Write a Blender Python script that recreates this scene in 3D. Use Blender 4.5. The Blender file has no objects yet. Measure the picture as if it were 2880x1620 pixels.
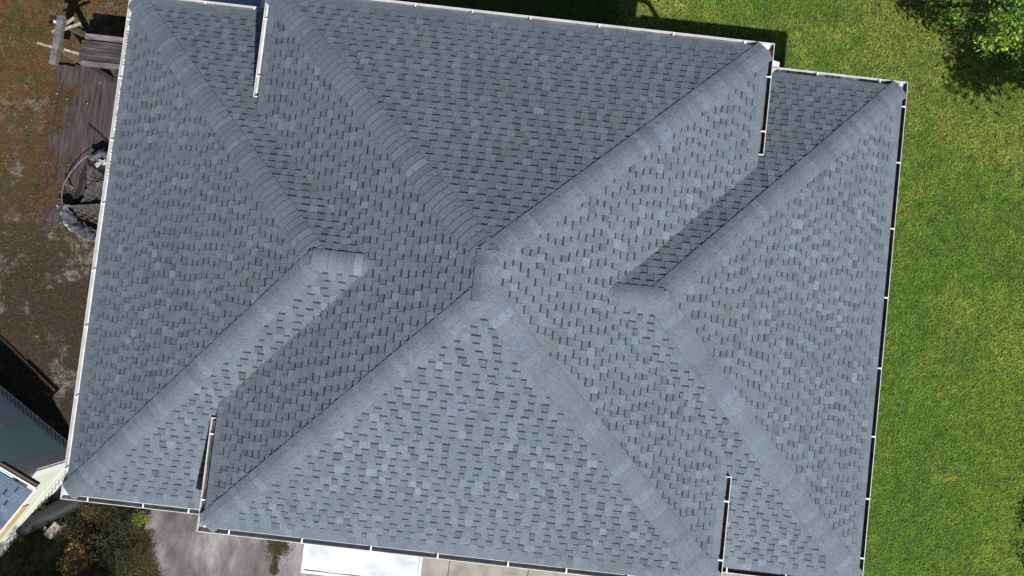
import bpy, math, random
import numpy as np
from mathutils import Vector, Matrix, Euler
R = math.radians
random.seed(7); RNG = np.random.default_rng(11)
SC = bpy.context.scene; COL = SC.collection

# ---------------------------------------------------------------- camera, sky, sun, exposure
S = 7.5                       # metres per fitted unit
ZW = 0.4241*S                 # height of the wing gutters above the ground
CAM_LOC = Vector((0.0565*S, -0.095*S, (2.1206+0.4241)*S))
CAM_ROT = Euler((0.046, -0.0042, 0.1129), 'XYZ'); FPX = 2243.4
cd = bpy.data.cameras.new('camera'); cam = bpy.data.objects.new('camera', cd); COL.objects.link(cam)
cam.location = CAM_LOC; cam.rotation_euler = CAM_ROT
cd.sensor_width = 36; cd.lens = FPX/2880*36; cd.clip_start = 0.1; cd.clip_end = 1500
SC.camera = cam
SUN = Vector((-0.495, 0.65, -1)).normalized()         # direction the light travels
elev = math.asin(-SUN.z); az = math.atan2(-SUN.x, -SUN.y)  # azimuth from +Y, clockwise
w = bpy.data.worlds.new("World"); SC.world = w; w.use_nodes = True
nt = w.node_tree; nt.nodes.clear()
sky = nt.nodes.new('ShaderNodeTexSky'); sky.sky_type = 'NISHITA'; sky.sun_disc = False
sky.sun_elevation = elev; sky.sun_rotation = az
bg = nt.nodes.new('ShaderNodeBackground'); bg.inputs[1].default_value = 0.05
wo = nt.nodes.new('ShaderNodeOutputWorld')
nt.links.new(sky.outputs[0], bg.inputs[0]); nt.links.new(bg.outputs[0], wo.inputs[0])
sd = bpy.data.lights.new('sun', 'SUN'); sd.energy = 5.0; sd.angle = R(0.6); sd.color = (1.0, 0.96, 0.9)
so = bpy.data.objects.new('sun', sd); COL.objects.link(so); so.location = (10, -15, 25)
so.rotation_euler = SUN.to_track_quat('-Z', 'Y').to_euler()
SC.view_settings.view_transform = 'Standard'; SC.view_settings.look = 'None'
SC.view_settings.exposure = 0.2; SC.view_settings.gamma = 1

_M = CAM_ROT.to_matrix()
def at(px, py, z=0.0):
    """point of the place at height z that the photograph shows at (px, py)"""
    d = _M @ Vector(((px-1440)/FPX, -(py-810)/FPX, -1))
    t = (z-CAM_LOC.z)/d.z
    return CAM_LOC + d*t
def px_of(P):
    q = _M.transposed() @ (Vector(P)-CAM_LOC)
    return 1440+FPX*q.x/-q.z, 810-FPX*q.y/-q.z

# ---------------------------------------------------------------- materials
def newmat(name):
    m = bpy.data.materials.new(name); m.use_nodes = True
    return m, m.node_tree, m.node_tree.nodes['Principled BSDF']
def noise_node(nt, scale, detail=4, rough=.55, stretch=None, loc=(0, 0, 0)):
    tc = nt.nodes.new('ShaderNodeTexCoord'); mp = nt.nodes.new('ShaderNodeMapping')
    mp.inputs['Scale'].default_value = stretch or (1, 1, 1); mp.inputs['Location'].default_value = loc
    n = nt.nodes.new('ShaderNodeTexNoise'); n.inputs['Scale'].default_value = scale
    n.inputs['Detail'].default_value = detail; n.inputs['Roughness'].default_value = rough
    nt.links.new(tc.outputs['Object'], mp.inputs[0]); nt.links.new(mp.outputs[0], n.inputs['Vector'])
    return n
def ramp(nt, src, stops):
    r = nt.nodes.new('ShaderNodeValToRGB'); cr = r.color_ramp
    while len(cr.elements) < len(stops): cr.elements.new(0.5)
    for e, (p, c) in zip(cr.elements, stops): e.position = p; e.color = (*c, 1) if len(c) == 3 else c
    nt.links.new(src, r.inputs[0]); return r
def mix(nt, a, b, fac, mode='MIX'):
    m = nt.nodes.new('ShaderNodeMix'); m.data_type = 'RGBA'; m.blend_type = mode
    for s, v in ((m.inputs[0], fac), (m.inputs[6], a), (m.inputs[7], b)):
        if hasattr(v, 'is_linked') or hasattr(v, 'links'): nt.links.new(v, s)
        elif isinstance(v, (int, float)): s.default_value = v
        else: s.default_value = (*v, 1)
    return m.outputs[2]
def bump(nt, b, src, strength, dist=.01):
    n = nt.nodes.new('ShaderNodeBump'); n.inputs['Strength'].default_value = strength
    n.inputs['Distance'].default_value = dist
    nt.links.new(src, n.inputs['Height']); nt.links.new(n.outputs[0], b.inputs['Normal'])
def mat_noise(name, c1, c2, scale=6, rough=.7, stretch=None, bmp=0, c3=None, metal=0, spec=.5, lo=.35, hi=.65, detail=5):
    m, nt, b = newmat(name)
    n = noise_node(nt, scale, detail, .6, stretch)
    st = [(lo, c1), (hi, c2)] if c3 is None else [(lo, c1), ((lo+hi)/2, c2), (hi, c3)]
    r = ramp(nt, n.outputs[0], st)
    nt.links.new(r.outputs[0], b.inputs['Base Color'])
    b.inputs['Roughness'].default_value = rough; b.inputs['Metallic'].default_value = metal
    b.inputs['Specular IOR Level'].default_value = spec
    if bmp: bump(nt, b, n.outputs[0], bmp)
    return m
def mat_vcol(name, rough=.85, nscale=60, namt=.35, big=1.0, bigamt=.15, spec=.3, drough=0.0, trans=0.0):
    """colour carried by each piece, broken up by fine and broad noise"""
    m, nt, b = newmat(name)
    a = nt.nodes.new('ShaderNodeAttribute'); a.attribute_name = 'Col'
    n = noise_node(nt, nscale, 3, .7); n2 = noise_node(nt, big, 3, .5)
    r1 = ramp(nt, n.outputs[0], [(.3, (1-namt,)*3), (.7, (1+namt,)*3)])
    r2 = ramp(nt, n2.outputs[0], [(.3, (1-bigamt,)*3), (.7, (1+bigamt,)*3)])
    o = mix(nt, a.outputs['Color'], r1.outputs[0], 1.0, 'MULTIPLY')
    o = mix(nt, o, r2.outputs[0], 1.0, 'MULTIPLY')
    nt.links.new(o, b.inputs['Base Color'])
    b.inputs['Roughness'].default_value = rough; b.inputs['Specular IOR Level'].default_value = spec
    b.inputs['Diffuse Roughness'].default_value = drough
    if trans:
        t = nt.nodes.new('ShaderNodeBsdfTranslucent'); nt.links.new(o, t.inputs[0])
        mx = nt.nodes.new('ShaderNodeMixShader'); mx.inputs[0].default_value = trans
        out = nt.nodes['Material Output']
        nt.links.new(b.outputs[0], mx.inputs[1]); nt.links.new(t.outputs[0], mx.inputs[2])
        nt.links.new(mx.outputs[0], out.inputs[0])
    return m
def clampless(m): return m

M = {}
M['shingle'] = mat_vcol('asphalt_shingle', .95, 48, .42, .35, .07, .25, 0.0)
M['cap'] = mat_vcol('asphalt_cap', .95, 48, .40, .35, .07, .25, 0.0)
M['gutter'] = mat_noise('white_gutter', (.52, .54, .55), (.70, .71, .72), 5, .4, None, 0, lo=.3, hi=.6)
M['gutter_grimy'] = mat_noise('grimy_gutter', (.045, .045, .045), (.42, .43, .44), 6, .6, (1, .35, 1), 0, c3=(.75, .76, .77), lo=.40, hi=.68)
M['grime_shade'] = mat_noise('gutter_grime_and_shade', (.012, .012, .012), (.10, .10, .10), 9, .9, (1, .5, 1), .4)  # gutter dirt; also paints the shade along the trough backs
M['gutter_dark'] = mat_noise('dirty_shaded_trough', (.08, .075, .08), (.20, .19, .20), 5, .7, (1, 1, 1), 0)  # dirt plus the painted shade of the lip inside these troughs
M['gutter_grey'] = mat_noise('g2', (.2,.2,.2), (.3,.3,.3), 5, .7)
M['wall'] = mat_noise('cream_wall', (.55, .52, .45), (.62, .6, .53), 3, .8)
M['white'] = mat_noise('white_trim', (.70, .71, .72), (.80, .81, .82), 8, .5)
M['membrane'] = mat_noise('deck_board', (.2, .2, .2), (.25, .25, .25), 3, .9)

# ---------------------------------------------------------------- mesh helpers
def link(o, parent=None):
    COL.objects.link(o)
    if parent is not None: o.parent = parent
    return o
def mesh_obj(name, V, F, mat, parent=None, cols=None, smooth=False):
    me = bpy.data.meshes.new(name); me.from_pydata([tuple(v) for v in V], [], F)
    if cols is not None:
        at_ = me.color_attributes.new('Col', 'FLOAT_COLOR', 'CORNER')
        arr = np.ones((len(me.loops), 4), np.float32); cc = np.asarray(cols, np.float32)
        ln = np.array([len(f) for f in F]); arr[:, :3] = np.repeat(cc, ln, axis=0)
        at_.data.foreach_set('color', arr.ravel())
    if smooth: me.polygons.foreach_set('use_smooth', [True]*len(F))
    me.materials.append(mat); me.update()
    return link(bpy.data.objects.new(name, me), parent)
def mesh_np(name, V, F, mat, parent=None, cols=None):
    """V (n,3), F (m,k) all the same k, cols (m,3)"""
    V = np.asarray(V, np.float32); F = np.asarray(F, np.int32); m, k = F.shape
    me = bpy.data.meshes.new(name); me.vertices.add(len(V)); me.vertices.foreach_set('co', V.ravel())
    me.loops.add(m*k); me.loops.foreach_set('vertex_index', F.ravel())
    me.polygons.add(m); me.polygons.foreach_set('loop_start', np.arange(0, m*k, k, dtype=np.int32))
    me.update(calc_edges=True)
    if cols is not None:
        a = me.color_attributes.new('Col', 'FLOAT_COLOR', 'CORNER')
        arr = np.ones((m*k, 4), np.float32); arr[:, :3] = np.repeat(np.asarray(cols, np.float32), k, axis=0)
        a.data.foreach_set('color', arr.ravel())
    me.materials.append(mat)
    return link(bpy.data.objects.new(name, me), parent)
class MB:
    def __init__(s): s.V = []; s.F = []
    def add(s, V, F):
        o = len(s.V); s.V += [tuple(v) for v in V]; s.F += [tuple(i+o for i in f) for f in F]
    def box(s, c, h, rz=0, U=None):
        """centre, half sizes, optional axes"""
        c = Vector(c)
        if U is None:
            x = Vector((math.cos(rz), math.sin(rz), 0)); y = Vector((-x.y, x.x, 0)); z = Vector((0, 0, 1))
        else: x, y, z = U
        V = [c+x*h[0]*i+y*h[1]*j+z*h[2]*k for k in (-1, 1) for j in (-1, 1) for i in (-1, 1)]
        s.add(V, [(0, 2, 3, 1), (4, 5, 7, 6), (0, 1, 5, 4), (2, 6, 7, 3), (0, 4, 6, 2), (1, 3, 7, 5)])
    def bar(s, A, B, w, t, up=(0, 0, 1)):
        A = Vector(A); B = Vector(B); d = (B-A); L = d.length; d.normalize()
        up = Vector(up); 
        if abs(d.dot(up)) > .98: up = Vector((1, 0, 0))
        x = d.cross(up).normalized(); z = x.cross(d)
        s.box((A+B)/2, (L/2, w/2, t/2), U=(d, x, z))
    def tube(s, pts, r, n=8, r2=None, cap=True):
        pts = [Vector(p) for p in pts]; V = []; F = []
        for i, p in enumerate(pts):
            d = (pts[min(i+1, len(pts)-1)]-pts[max(i-1, 0)]).normalized()
            up = Vector((0, 0, 1)) if abs(d.z) < .9 else Vector((1, 0, 0))
            x = d.cross(up).normalized(); y = x.cross(d)
            rr = r if r2 is None else r+(r2-r)*i/(len(pts)-1)
            V += [p+(x*math.cos(2*math.pi*k/n)+y*math.sin(2*math.pi*k/n))*rr for k in range(n)]
        for i in range(len(pts)-1):
            for k in range(n):
                F.append((i*n+k, i*n+(k+1) % n, (i+1)*n+(k+1) % n, (i+1)*n+k))
        if cap: F += [tuple(range(n-1, -1, -1)), tuple(range((len(pts)-1)*n, len(pts)*n))]
        s.add(V, F)
    def build(s, name, mat, parent=None, smooth=False):
        return mesh_obj(name, s.V, s.F, mat, parent, None, smooth)
def tag(o, label=None, cat=None, group=None, kind=None):
    for k, v in (('label', label), ('category', cat), ('group', group), ('kind', kind)):
        if v: o[k] = v
    return o
def empty(name, loc=(0, 0, 0)):
    o = bpy.data.objects.new(name, None); o.location = loc; o.empty_display_size = .3; return link(o)
def place(parts_parent, objs):
    """keep world-space meshes in place under a parent standing at its own base"""
    for o in objs: o.matrix_parent_inverse = Matrix.Translation(parts_parent.location).inverted()
def thing(name, loc, label, cat, group=None):
    return tag(empty(name, loc), label, cat, group)
def fix_children():
    bpy.context.view_layer.update()
    for o in SC.objects:
        if o.parent and o.parent.type == 'EMPTY':
            o.matrix_parent_inverse = Matrix.Translation(o.parent.location).inverted()

# ---------------------------------------------------------------- roof shingles
P = 0.5334                                        # pitch
CT = 1/math.sqrt(1+P*P)
A_, B_ = 0.6386*S, 0.6777*S; HC = ZW+0.1597*S     # main roof lip half sizes and lip height
CL, WL, CR, WR = 0.6813*S, 0.4228*S, 0.6767*S, 0.4158*S
G = 0.135                                         # shingle edge sits this far inside the lip
XL, XR = -A_-WL, A_+WR
EXPO = 0.143
def clip(poly, hp):
    for (nx, ny, c) in hp:
        out = []
        for i in range(len(poly)):
            a, b = poly[i], poly[(i+1) % len(poly)]
            da = nx*a[0]+ny*a[1]-c; db = nx*b[0]+ny*b[1]-c
            if da >= 0: out.append(a)
            if (da >= 0) != (db >= 0):
                t = da/(da-db); out.append((a[0]+(b[0]-a[0])*t, a[1]+(b[1]-a[1])*t))
        poly = out
        if len(poly) < 3: return []
    return poly
def halfplanes(poly):
    hp = []
    for i in range(len(poly)):
        a, b = poly[i], poly[(i+1) % len(poly)]
        nx, ny = -(b[1]-a[1]), b[0]-a[0]; l = math.hypot(nx, ny); nx /= l; ny /= l
        hp.append((nx, ny, nx*a[0]+ny*a[1]))
    return hp
BASE = (0.124, 0.150, 0.186)
def tone(r, gap):
    g = r.gauss(0, .06)
    k = math.exp(g)*(.94 if gap else 1.04)
    q = r.random()
    if q < .10 and not gap: k *= 1.17
    elif q < .12: k *= .84
    tb = r.gauss(0, .03); tr = r.gauss(0, .03)
    return (BASE[0]*k*(1+tr), BASE[1]*k, BASE[2]*k*(1+tb))
def shingle_slope(acc, P0, U, V, N, poly, seed):
    r = random.Random(seed); Vv, F, C = acc
    hp = [(nx, ny, c if ny > .99 else c+.072) for (nx, ny, c) in halfplanes(poly)]   # caps bridge the open crest
    poly = clip(poly, hp); vmax = max(p[1] for p in poly)
    def put(pl, hf, col):
        base = len(Vv)
        for (u, v) in pl: Vv.append(P0+U*u+V*v+N*hf(v))
        F.append(tuple(range(base, base+len(pl)))); C.append(col)
    n = int(math.ceil(vmax/EXPO))
    for i in range(n):
        v0 = i*EXPO; v1 = v0+EXPO
        row = clip([(-50, v0), (50, v0), (50, min(v1, vmax-1e-4)), (-50, min(v1, vmax-1e-4))], hp)
        if not row: continue
        ua, ub = min(p[0] for p in row), max(p[0] for p in row)
        u = ua-r.random()*.27; k = r.random() < .5
        wob = r.gauss(0, .0015)
        while u < ub:
            gap = k and i > 0
            wd = r.choice((.105, .13, .145)) if gap else r.choice((.11, .135, .15, .19))
            wd *= r.uniform(.9, 1.1)
            col = tone(r, gap); u1 = u+wd; top = .0165 if not gap else .0100
            hb = lambda v, t=top: t-.0090*(v-v0)/EXPO
            bandw = r.uniform(.033, .042) if gap else 0
            um, vq_ = (u+u1)/2, v1
            near = min([nx*um+ny*vq_-c for (nx, ny, c) in hp if abs(ny) < .9 and abs(nx) > .1] or [9]) < .13
            if near:
                q_ = r.uniform(.94, 1.05); col = (BASE[0]*q_, BASE[1]*q_, BASE[2]*q_)
                if gap: bandw = 0; gap = False; top = .0115
            vv0 = v0+wob
            pl = clip([(u, vv0), (u1, vv0), (u1, v1+wob-bandw), (u, v1+wob-bandw)], hp)
            if pl: put(pl, hb, col)
            if gap:
                dk = .27*r.uniform(.85, 1.2)
                pl = clip([(u+.004, v1+wob-bandw), (u1-.004, v1+wob-bandw), (u1-.004, v1+wob+.004), (u+.004, v1+wob+.004)], hp)
                if pl: put(pl, hb, (col[0]*dk, col[1]*dk, col[2]*dk*1.05))
                for (x0, x1) in ((u, u+.004), (u1-.004, u1)):
                    pl = clip([(x0, v1+wob-bandw), (x1, v1+wob-bandw), (x1, v1+wob+.004), (x0, v1+wob+.004)], hp)
                    if pl: put(pl, hb, col)
            seg = clip([(u, vv0), (u1, vv0), (u1, vv0+.002), (u, vv0+.002)], hp)
            if seg:
                x0, x1 = min(p[0] for p in seg), max(p[0] for p in seg)
                base = len(Vv)
                for (uu, h) in ((x0, -.003), (x1, -.003), (x1, top), (x0, top)): Vv.append(P0+U*uu+V*vv0+N*h)
                F.append((base, base+1, base+2, base+3)); C.append(tuple(c*.8 for c in col))
            if not gap:
                for uu, fl in ((u, 0), (u1, 1)):
                    s = clip([(uu, vv0), (uu+1e-3, vv0), (uu+1e-3, v1), (uu, v1)], hp)
                    if len(s) < 3: continue
                    a, b = min(p[1] for p in s), max(p[1] for p in s)
                    base = len(Vv)
                    for (vq, h) in ((a, 0), (b, 0), (b, hb(b)), (a, hb(a))): Vv.append(P0+U*uu+V*vq+N*h)
                    F.append((base, base+1, base+2, base+3) if fl else (base+3, base+2, base+1, base)); C.append(tuple(c*.8 for c in col))
            u = u1; k = not k
    # roof deck under the shingles
    base = len(Vv)
    for (u, v) in poly: Vv.append(P0+U*u+V*v-N*.004)
    F.append(tuple(range(base, base+len(poly)))); C.append(tuple(c*.6 for c in BASE))
def cap_run(name, A, B, n1, n2, parent, seed, w=.20, start=0.0):
    w = w*.93
    """cap shingles bent over a hip or ridge, laid from A (low) to B (high)"""
    r = random.Random(seed); A = Vector(A); B = Vector(B); D = (B-A); L = D.length; D.normalize()
    n1 = Vector(n1).normalized(); n2 = Vector(n2).normalized()
    def lat(n, other):
        l = D.cross(n).normalized()
        if l.dot(other) > 0: l = -l
        return l
    # lateral direction on plane n pointing away from the crest = down that plane
    l1 = D.cross(n1).normalized(); l1 = l1 if l1.z < 0 or abs(l1.z) < 1e-6 else -l1
    l2 = D.cross(n2).normalized(); l2 = l2 if l2.z < 0 or abs(l2.z) < 1e-6 else -l2
    if l1.dot(l2) > .9: l2 = -l2
    up = (n1+n2).normalized(); sec = []
    b = 1.0
    for i in range(4): sec.append((l1*w*(1+.04*(4-i)), n1))
    for i in range(9):
        t = i/8; p = l1*w*b*(1-t)**2 + l2*w*b*t*t
        sec.append((p, (n1*(1-t)+n2*t).normalized()))
    for i in range(4): sec.append((l2*w*(1+.04*(i+1)), n2))
    V, F, C = [], [], []; m = len(sec); n = int((L-start)/EXPO)+1
    for k in range(n):
        s0 = start+k*EXPO; s1 = min(s0+EXPO+.006, L)
        if s1-s0 < .02: continue
        g = math.exp(r.gauss(0, .075)); 
        if r.random() < .08: g *= 1.10
        g *= 1.03; col = (BASE[0]*g*1.0, BASE[1]*g, BASE[2]*g*(1+r.gauss(0, .03)))
        sk = r.gauss(0, .004)
        for j, (s, h) in enumerate(((s0, .024), (s1, .013))):
            base = len(V)
            V.append(A+D*(s+sk*j)+sec[0][0]+sec[0][1]*-.002)
            for (p, nn) in sec: V.append(A+D*s+p+nn*h)
            V.append(A+D*s+sec[-1][0]+sec[-1][1]*-.002)
        mm = m+2; b0 = len(V)-2*mm; b1 = b0+mm
        for i in range(mm-1):
            F.append((b0+i, b0+i+1, b1+i+1, b1+i)); C.append(col)
        # butt face at the low end
        base = len(V)
        for (p, nn) in sec: V.append(A+D*s0+p*.995+nn*.004)
        for (p, nn) in sec: V.append(A+D*s0+p+nn*.0235)
        for i in range(m-1):
            F.append((base+i, base+i+1, base+m+i+1, base+m+i)); C.append(tuple(c*.7 for c in col))
    return mesh_obj(name, V, F, M['cap'], parent, C, smooth=True)

def n_of(dx, dy): return Vector((dx*P, dy*P, 1)).normalized()
NL, NR, NT, NB = n_of(-1, 0), n_of(1, 0), n_of(0, 1), n_of(0, -1)
X, Y = Vector((1, 0, 0)), Vector((0, 1, 0))
VL, VR = Vector((1, 0, P)).normalized(), Vector((-1, 0, P)).normalized()
VT, VB = Vector((0, -1, P)).normalized(), Vector((0, 1, P)).normalized()

house = thing('house', (0, 0, 0), 'single storey house under a blue grey shingle hip roof with white gutters all round', 'house')
a1, b1 = A_-G, B_-G; zc = HC+G*P
vm = a1/CT
acc = ([], [], [])
trap = [(0, 0), (2*b1, 0), (2*b1-a1, vm), (a1, vm)]
tri = [(0, 0), (2*a1, 0), (a1, vm)]
shingle_slope(acc, Vector((-a1, b1, zc)), -Y, VL, NL, trap, 1)
shingle_slope(acc, Vector((a1, -b1, zc)), Y, VR, NR, trap, 2)
shingle_slope(acc, Vector((a1, b1, zc)), -X, VT, NT, tri, 3)
shingle_slope(acc, Vector((-a1, -b1, zc)), X, VB, NB, tri, 4)
main_roof = mesh_obj('roof', *acc[:2], M['shingle'], house, acc[2])
main_roof['label'] = 'tall middle roof with four slopes meeting at a short ridge'
zr = zc+P*a1; ry = b1-a1
RT, RB = Vector((0, ry, zr)), Vector((0, -ry, zr))
cs = {'TL': (Vector((-a1, b1, zc)), RT, NL, NT), 'TR': (Vector((a1, b1, zc)), RT, NR, NT),
      'BL': (Vector((-a1, -b1, zc)), RB, NL, NB), 'BR': (Vector((a1, -b1, zc)), RB, NR, NB)}
for i, k in enumerate(cs):
    c = cs[k]; cap_run('hip_cap', c[0], c[1], c[2], c[3], main_roof, 20+i, start=.03)
cap_run('ridge_cap', RB+Vector((0, -.12, .004)), RT+Vector((0, .1, .004)), NL, NR, main_roof, 30, w=.2)
def wing_roof(xo, c, sgn, seed, lab):
    """xo lip x of the hip end, c half depth of the lip, sgn -1 left wing / +1 right wing"""
    c1 = c-G; x0 = xo-sgn*G; z0 = ZW+G*P; v_m = c1/CT
    # ridge meets the main slope where zc+P*(a1-|x|) equals the ridge height
    zt = z0+P*c1; xe = a1-(zt-zc)/P          # |x|
    Lx = abs(x0)-xe+.25
    acc = ([], [], [])
    if sgn < 0:
        shingle_slope(acc, Vector((x0, c1, z0)), -Y, VL, NL, [(0, 0), (2*c1, 0), (c1, v_m)], seed)
        shingle_slope(acc, Vector((x0+Lx, c1, z0)), -X, VT, NT, [(0, 0), (Lx, 0), (Lx-c1, v_m), (0, v_m)], seed+1)
        shingle_slope(acc, Vector((x0, -c1, z0)), X, VB, NB, [(0, 0), (Lx, 0), (Lx, v_m), (c1, v_m)], seed+2)
        n_end = NL
    else:
        shingle_slope(acc, Vector((x0, -c1, z0)), Y, VR, NR, [(0, 0), (2*c1, 0), (c1, v_m)], seed)
        shingle_slope(acc, Vector((x0, c1, z0)), -X, VT, NT, [(0, 0), (Lx, 0), (Lx, v_m), (c1, v_m)], seed+1)
        shingle_slope(acc, Vector((x0-Lx, -c1, z0)), X, VB, NB, [(0, 0), (Lx, 0), (Lx-c1, v_m), (0, v_m)], seed+2)
        n_end = NR
    ro = mesh_obj('roof', *acc[:2], M['shingle'], house, acc[2]); ro['label'] = lab
    ap = Vector((x0-sgn*c1, 0, zt))
    cap_run('hip_cap', (x0, c1, z0), ap, n_end, NT, ro, seed+5, start=.03)
    cap_run('hip_cap', (x0, -c1, z0), ap, n_end, NB, ro, seed+6, start=.03)
    cap_run('ridge_cap', ap+Vector((sgn*.1, 0, .004)), Vector((sgn*(xe-.1), 0, zt+.004)), NT, NB, ro, seed+7, w=.19)
    return ro
wing_roof(XL, CL, -1, 40, 'lower hipped roof of the left wing')
wing_roof(XR, CR, 1, 60, 'lower hipped roof of the right wing')

# ---------------------------------------------------------------- gutters
PROF = [(0, 0), (.0, -.028), (.010, -.06), (.012, -.095), (.134, -.095), (.134, .015),
        (.130, .015), (.130, -.080), (.104, -.088), (.018, -.090), (.016, -.06), (.011, -.03), (.011, 0)]
def gutter(path, zlip, brackets, lab=None, dark=(), caps=(1, 1), grimy=()):
    """path: lip corners in plan, the house on the LEFT of travel"""
    pts = [Vector((x, y, 0)) for x, y in path]; V, F = [], []; k = len(PROF)
    ns = []
    for i in range(len(pts)-1):
        d = (pts[i+1]-pts[i]).normalized(); ns.append(Vector((-d.y, d.x, 0)))
    for i, p in enumerate(pts):
        n = ns[0] if i == 0 else ns[-1] if i == len(pts)-1 else ns[i-1]+ns[i]
        for (d, z) in PROF: V.append(p+n*d+Vector((0, 0, zlip+z)))
    for i in range(len(pts)-1):
        for j in range(k):
            F.append((i*k+j, (i+1)*k+j, (i+1)*k+(j+1) % k, i*k+(j+1) % k))
    slots = []
    for i in range(len(pts)-1):
        for j in range(k):
            slots.append(1 if j in (6, 7) else 2 if (i in dark and j in (8, 9, 10, 11)) else 3 if (i in grimy and j in (8, 9)) else 0)  # trough backs and dark runs carry painted shade as well as dirt
    mb = MB(); mb.add(V, F)
    for e, on in ((0, caps[0]), (-1, caps[1])):
        n = ns[e]; p = pts[e]; d = (pts[1]-pts[0]) if e == 0 else (pts[-2]-pts[-1]); d.normalize()
        if on:
            o = [(0, .0), (0, -.028), (.010, -.06), (.012, -.095), (.134, -.095), (.134, .012)]
            VV = [p+d*s+n*q[0]+Vector((0, 0, zlip+q[1]+.002)) for s in (-.012, .004) for q in o]; kk = len(o)
            mb.add(VV, [tuple(range(kk-1, -1, -1)), tuple(range(kk, 2*kk))]+[(i, (i+1) % kk, kk+(i+1) % kk, kk+i) for i in range(kk)])
    g = mb.build('gutter', M['gutter'], house)
    for mm_ in ('grime_shade', 'gutter_dark', 'gutter_grimy'): g.data.materials.append(M[mm_])
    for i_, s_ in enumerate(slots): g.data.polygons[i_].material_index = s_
    if lab: g['label'] = lab
    for (bx, by) in brackets:
        q = at(bx, by, zlip); best = None
        for i in range(len(pts)-1):
            d = pts[i+1]-pts[i]; L = d.length; d.normalize(); t = (q-pts[i]).dot(d)
            if -.1 < t < L+.1:
                e = (Vector((q.x, q.y, 0))-pts[i]-d*t).length
                if best is None or e < best[0]: best = (e, pts[i]+d*t, d, ns[i])
        _, c, d, n = best
        b = MB(); hw0, hw1 = .009, .017
        Z = Vector((0, 0, zlip-.004)); th = Vector((0, 0, .006))
        V = [c+n*.012-d*hw1, c+n*.012+d*hw1, c+n*.12+d*hw0, c+n*.12-d*hw0, c+n*.18+Vector((0, 0, .064))+d*hw0, c+n*.18+Vector((0, 0, .064))-d*hw0]
        V = [v+Z for v in V]; V2 = [v+th for v in V]
        b.add(V+V2, [(3, 2, 1, 0), (5, 4, 2, 3), (6, 7, 8, 9), (9, 8, 10, 11), (0, 1, 7, 6), (1, 2, 8, 7), (3, 0, 6, 9), (2, 4, 10, 8), (5, 3, 9, 11), (4, 5, 11, 10)])
        b.build('gutter_bracket', M['white'], g)
    return g
# height/extents where the wing slope rises to the main gutter
yu = at(716, 270, HC).y; yu2 = at(2141, 434, HC).y; yl = at(602, 1176, HC).y; yl2 = at(2047, 1342, HC).y
gutter([(A_, yu2), (A_, B_), (-A_, B_), (-A_, yu)], HC,
       [(2160, 216), (2150, 370), (1168, 15), (1329, 32), (1492, 52), (1686, 73), (1895, 95), (2096, 118), (738, 52), (716, 213), (860, -12)],
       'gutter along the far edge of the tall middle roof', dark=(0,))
gt = gutter([(-A_, yl), (-A_, -B_), (A_, -B_), (A_, yl2)], HC,
       [(590, 1220), (565, 1405), (643, 1505), (848, 1530), (1042, 1552), (1230, 1574), (1428, 1597), (1592, 1615), (1767, 1636), (2048, 1411), (2035, 1577)],
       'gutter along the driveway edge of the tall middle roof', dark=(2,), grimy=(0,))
gutter([(-A_+.45, CL), (XL, CL), (XL, -CL), (-A_+.45, -CL)], ZW,
       [(398, -8), (578, 4), (716, 19), (352, 52), (328, 218), (307, 393), (284, 573), (258, 760), (238, 919), (212, 1117), (187, 1320), (246, 1408), (402, 1425), (530, 1440)],
       'gutter round the left wing')
gutter([(A_-.45, -CR), (XR, -CR), (XR, CR), (A_-.45, CR)], ZW,
       [(2300, 203), (2476, 223), (2549, 301), (2538, 459), (2522, 645), (2504, 839), (2482, 1037), (2463, 1229), (2447, 1404), (2430, 1571), (2043, 1615), (2209, 1634)],
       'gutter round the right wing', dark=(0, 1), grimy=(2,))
# dirt lying in the trough of the lower left run of the main roof
def litter(name, x0, x1, y0, y1, z, n, cols, mat, parent, sz=(.012, .03), seed=3):
    rg = np.random.default_rng(seed)
    c = np.c_[rg.uniform(x0, x1, n), rg.uniform(y0, y1, n), z+rg.uniform(0, .02, n)]
    a = rg.uniform(0, 6.28, n); s = rg.uniform(sz[0], sz[1], n)
    d = np.c_[np.cos(a), np.sin(a), rg.normal(0, .25, n)]; e = np.c_[-np.sin(a), np.cos(a), rg.normal(0, .25, n)]*.55
    V = np.stack([c-d*s[:, None], c-e*s[:, None], c+d*s[:, None], c+e*s[:, None]], 1).reshape(-1, 3)
    F = np.arange(4*n).reshape(-1, 4)
    cc = np.array(cols)[rg.integers(0, len(cols), n)]*rg.uniform(.7, 1.2, (n, 1))
    return tag(mesh_np(name, V, F, mat, parent, cc), kind='stuff')
M['leaf_v'] = mat_vcol('dry_leaf', .8, 20, .2, 2, .1, .3)
M['fol'] = mat_vcol('foliage', .6, 15, .2, 1.2, .15, .4, 0, .25)
DK = [(.02, .018, .016), (.05, .045, .04), (.09, .08, .07)]
d1 = MB(); rr = random.Random(5); yy = yl-.05
seg = []
while yy > -B_+.55:
    hw = rr.uniform(.018, .032); L = rr.uniform(.1, .3); seg.append((yy, L, hw)); yy -= L
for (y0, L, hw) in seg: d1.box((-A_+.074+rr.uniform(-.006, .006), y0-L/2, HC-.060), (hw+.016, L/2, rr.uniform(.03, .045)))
o = d1.build('gutter_dirt', M['grime_shade'], gt); o['label'] = 'dark dirt filling the trough'
litter('leaf_litter', A_-.12, A_-.03, B_-.30, B_-.16, HC-.02, 16, [(.35, .03, .015), (.3, .06, .02), (.2, .02, .02)], M['leaf_v'], house)['label'] = 'small pile of red leaves in the gutter corner'
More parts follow.
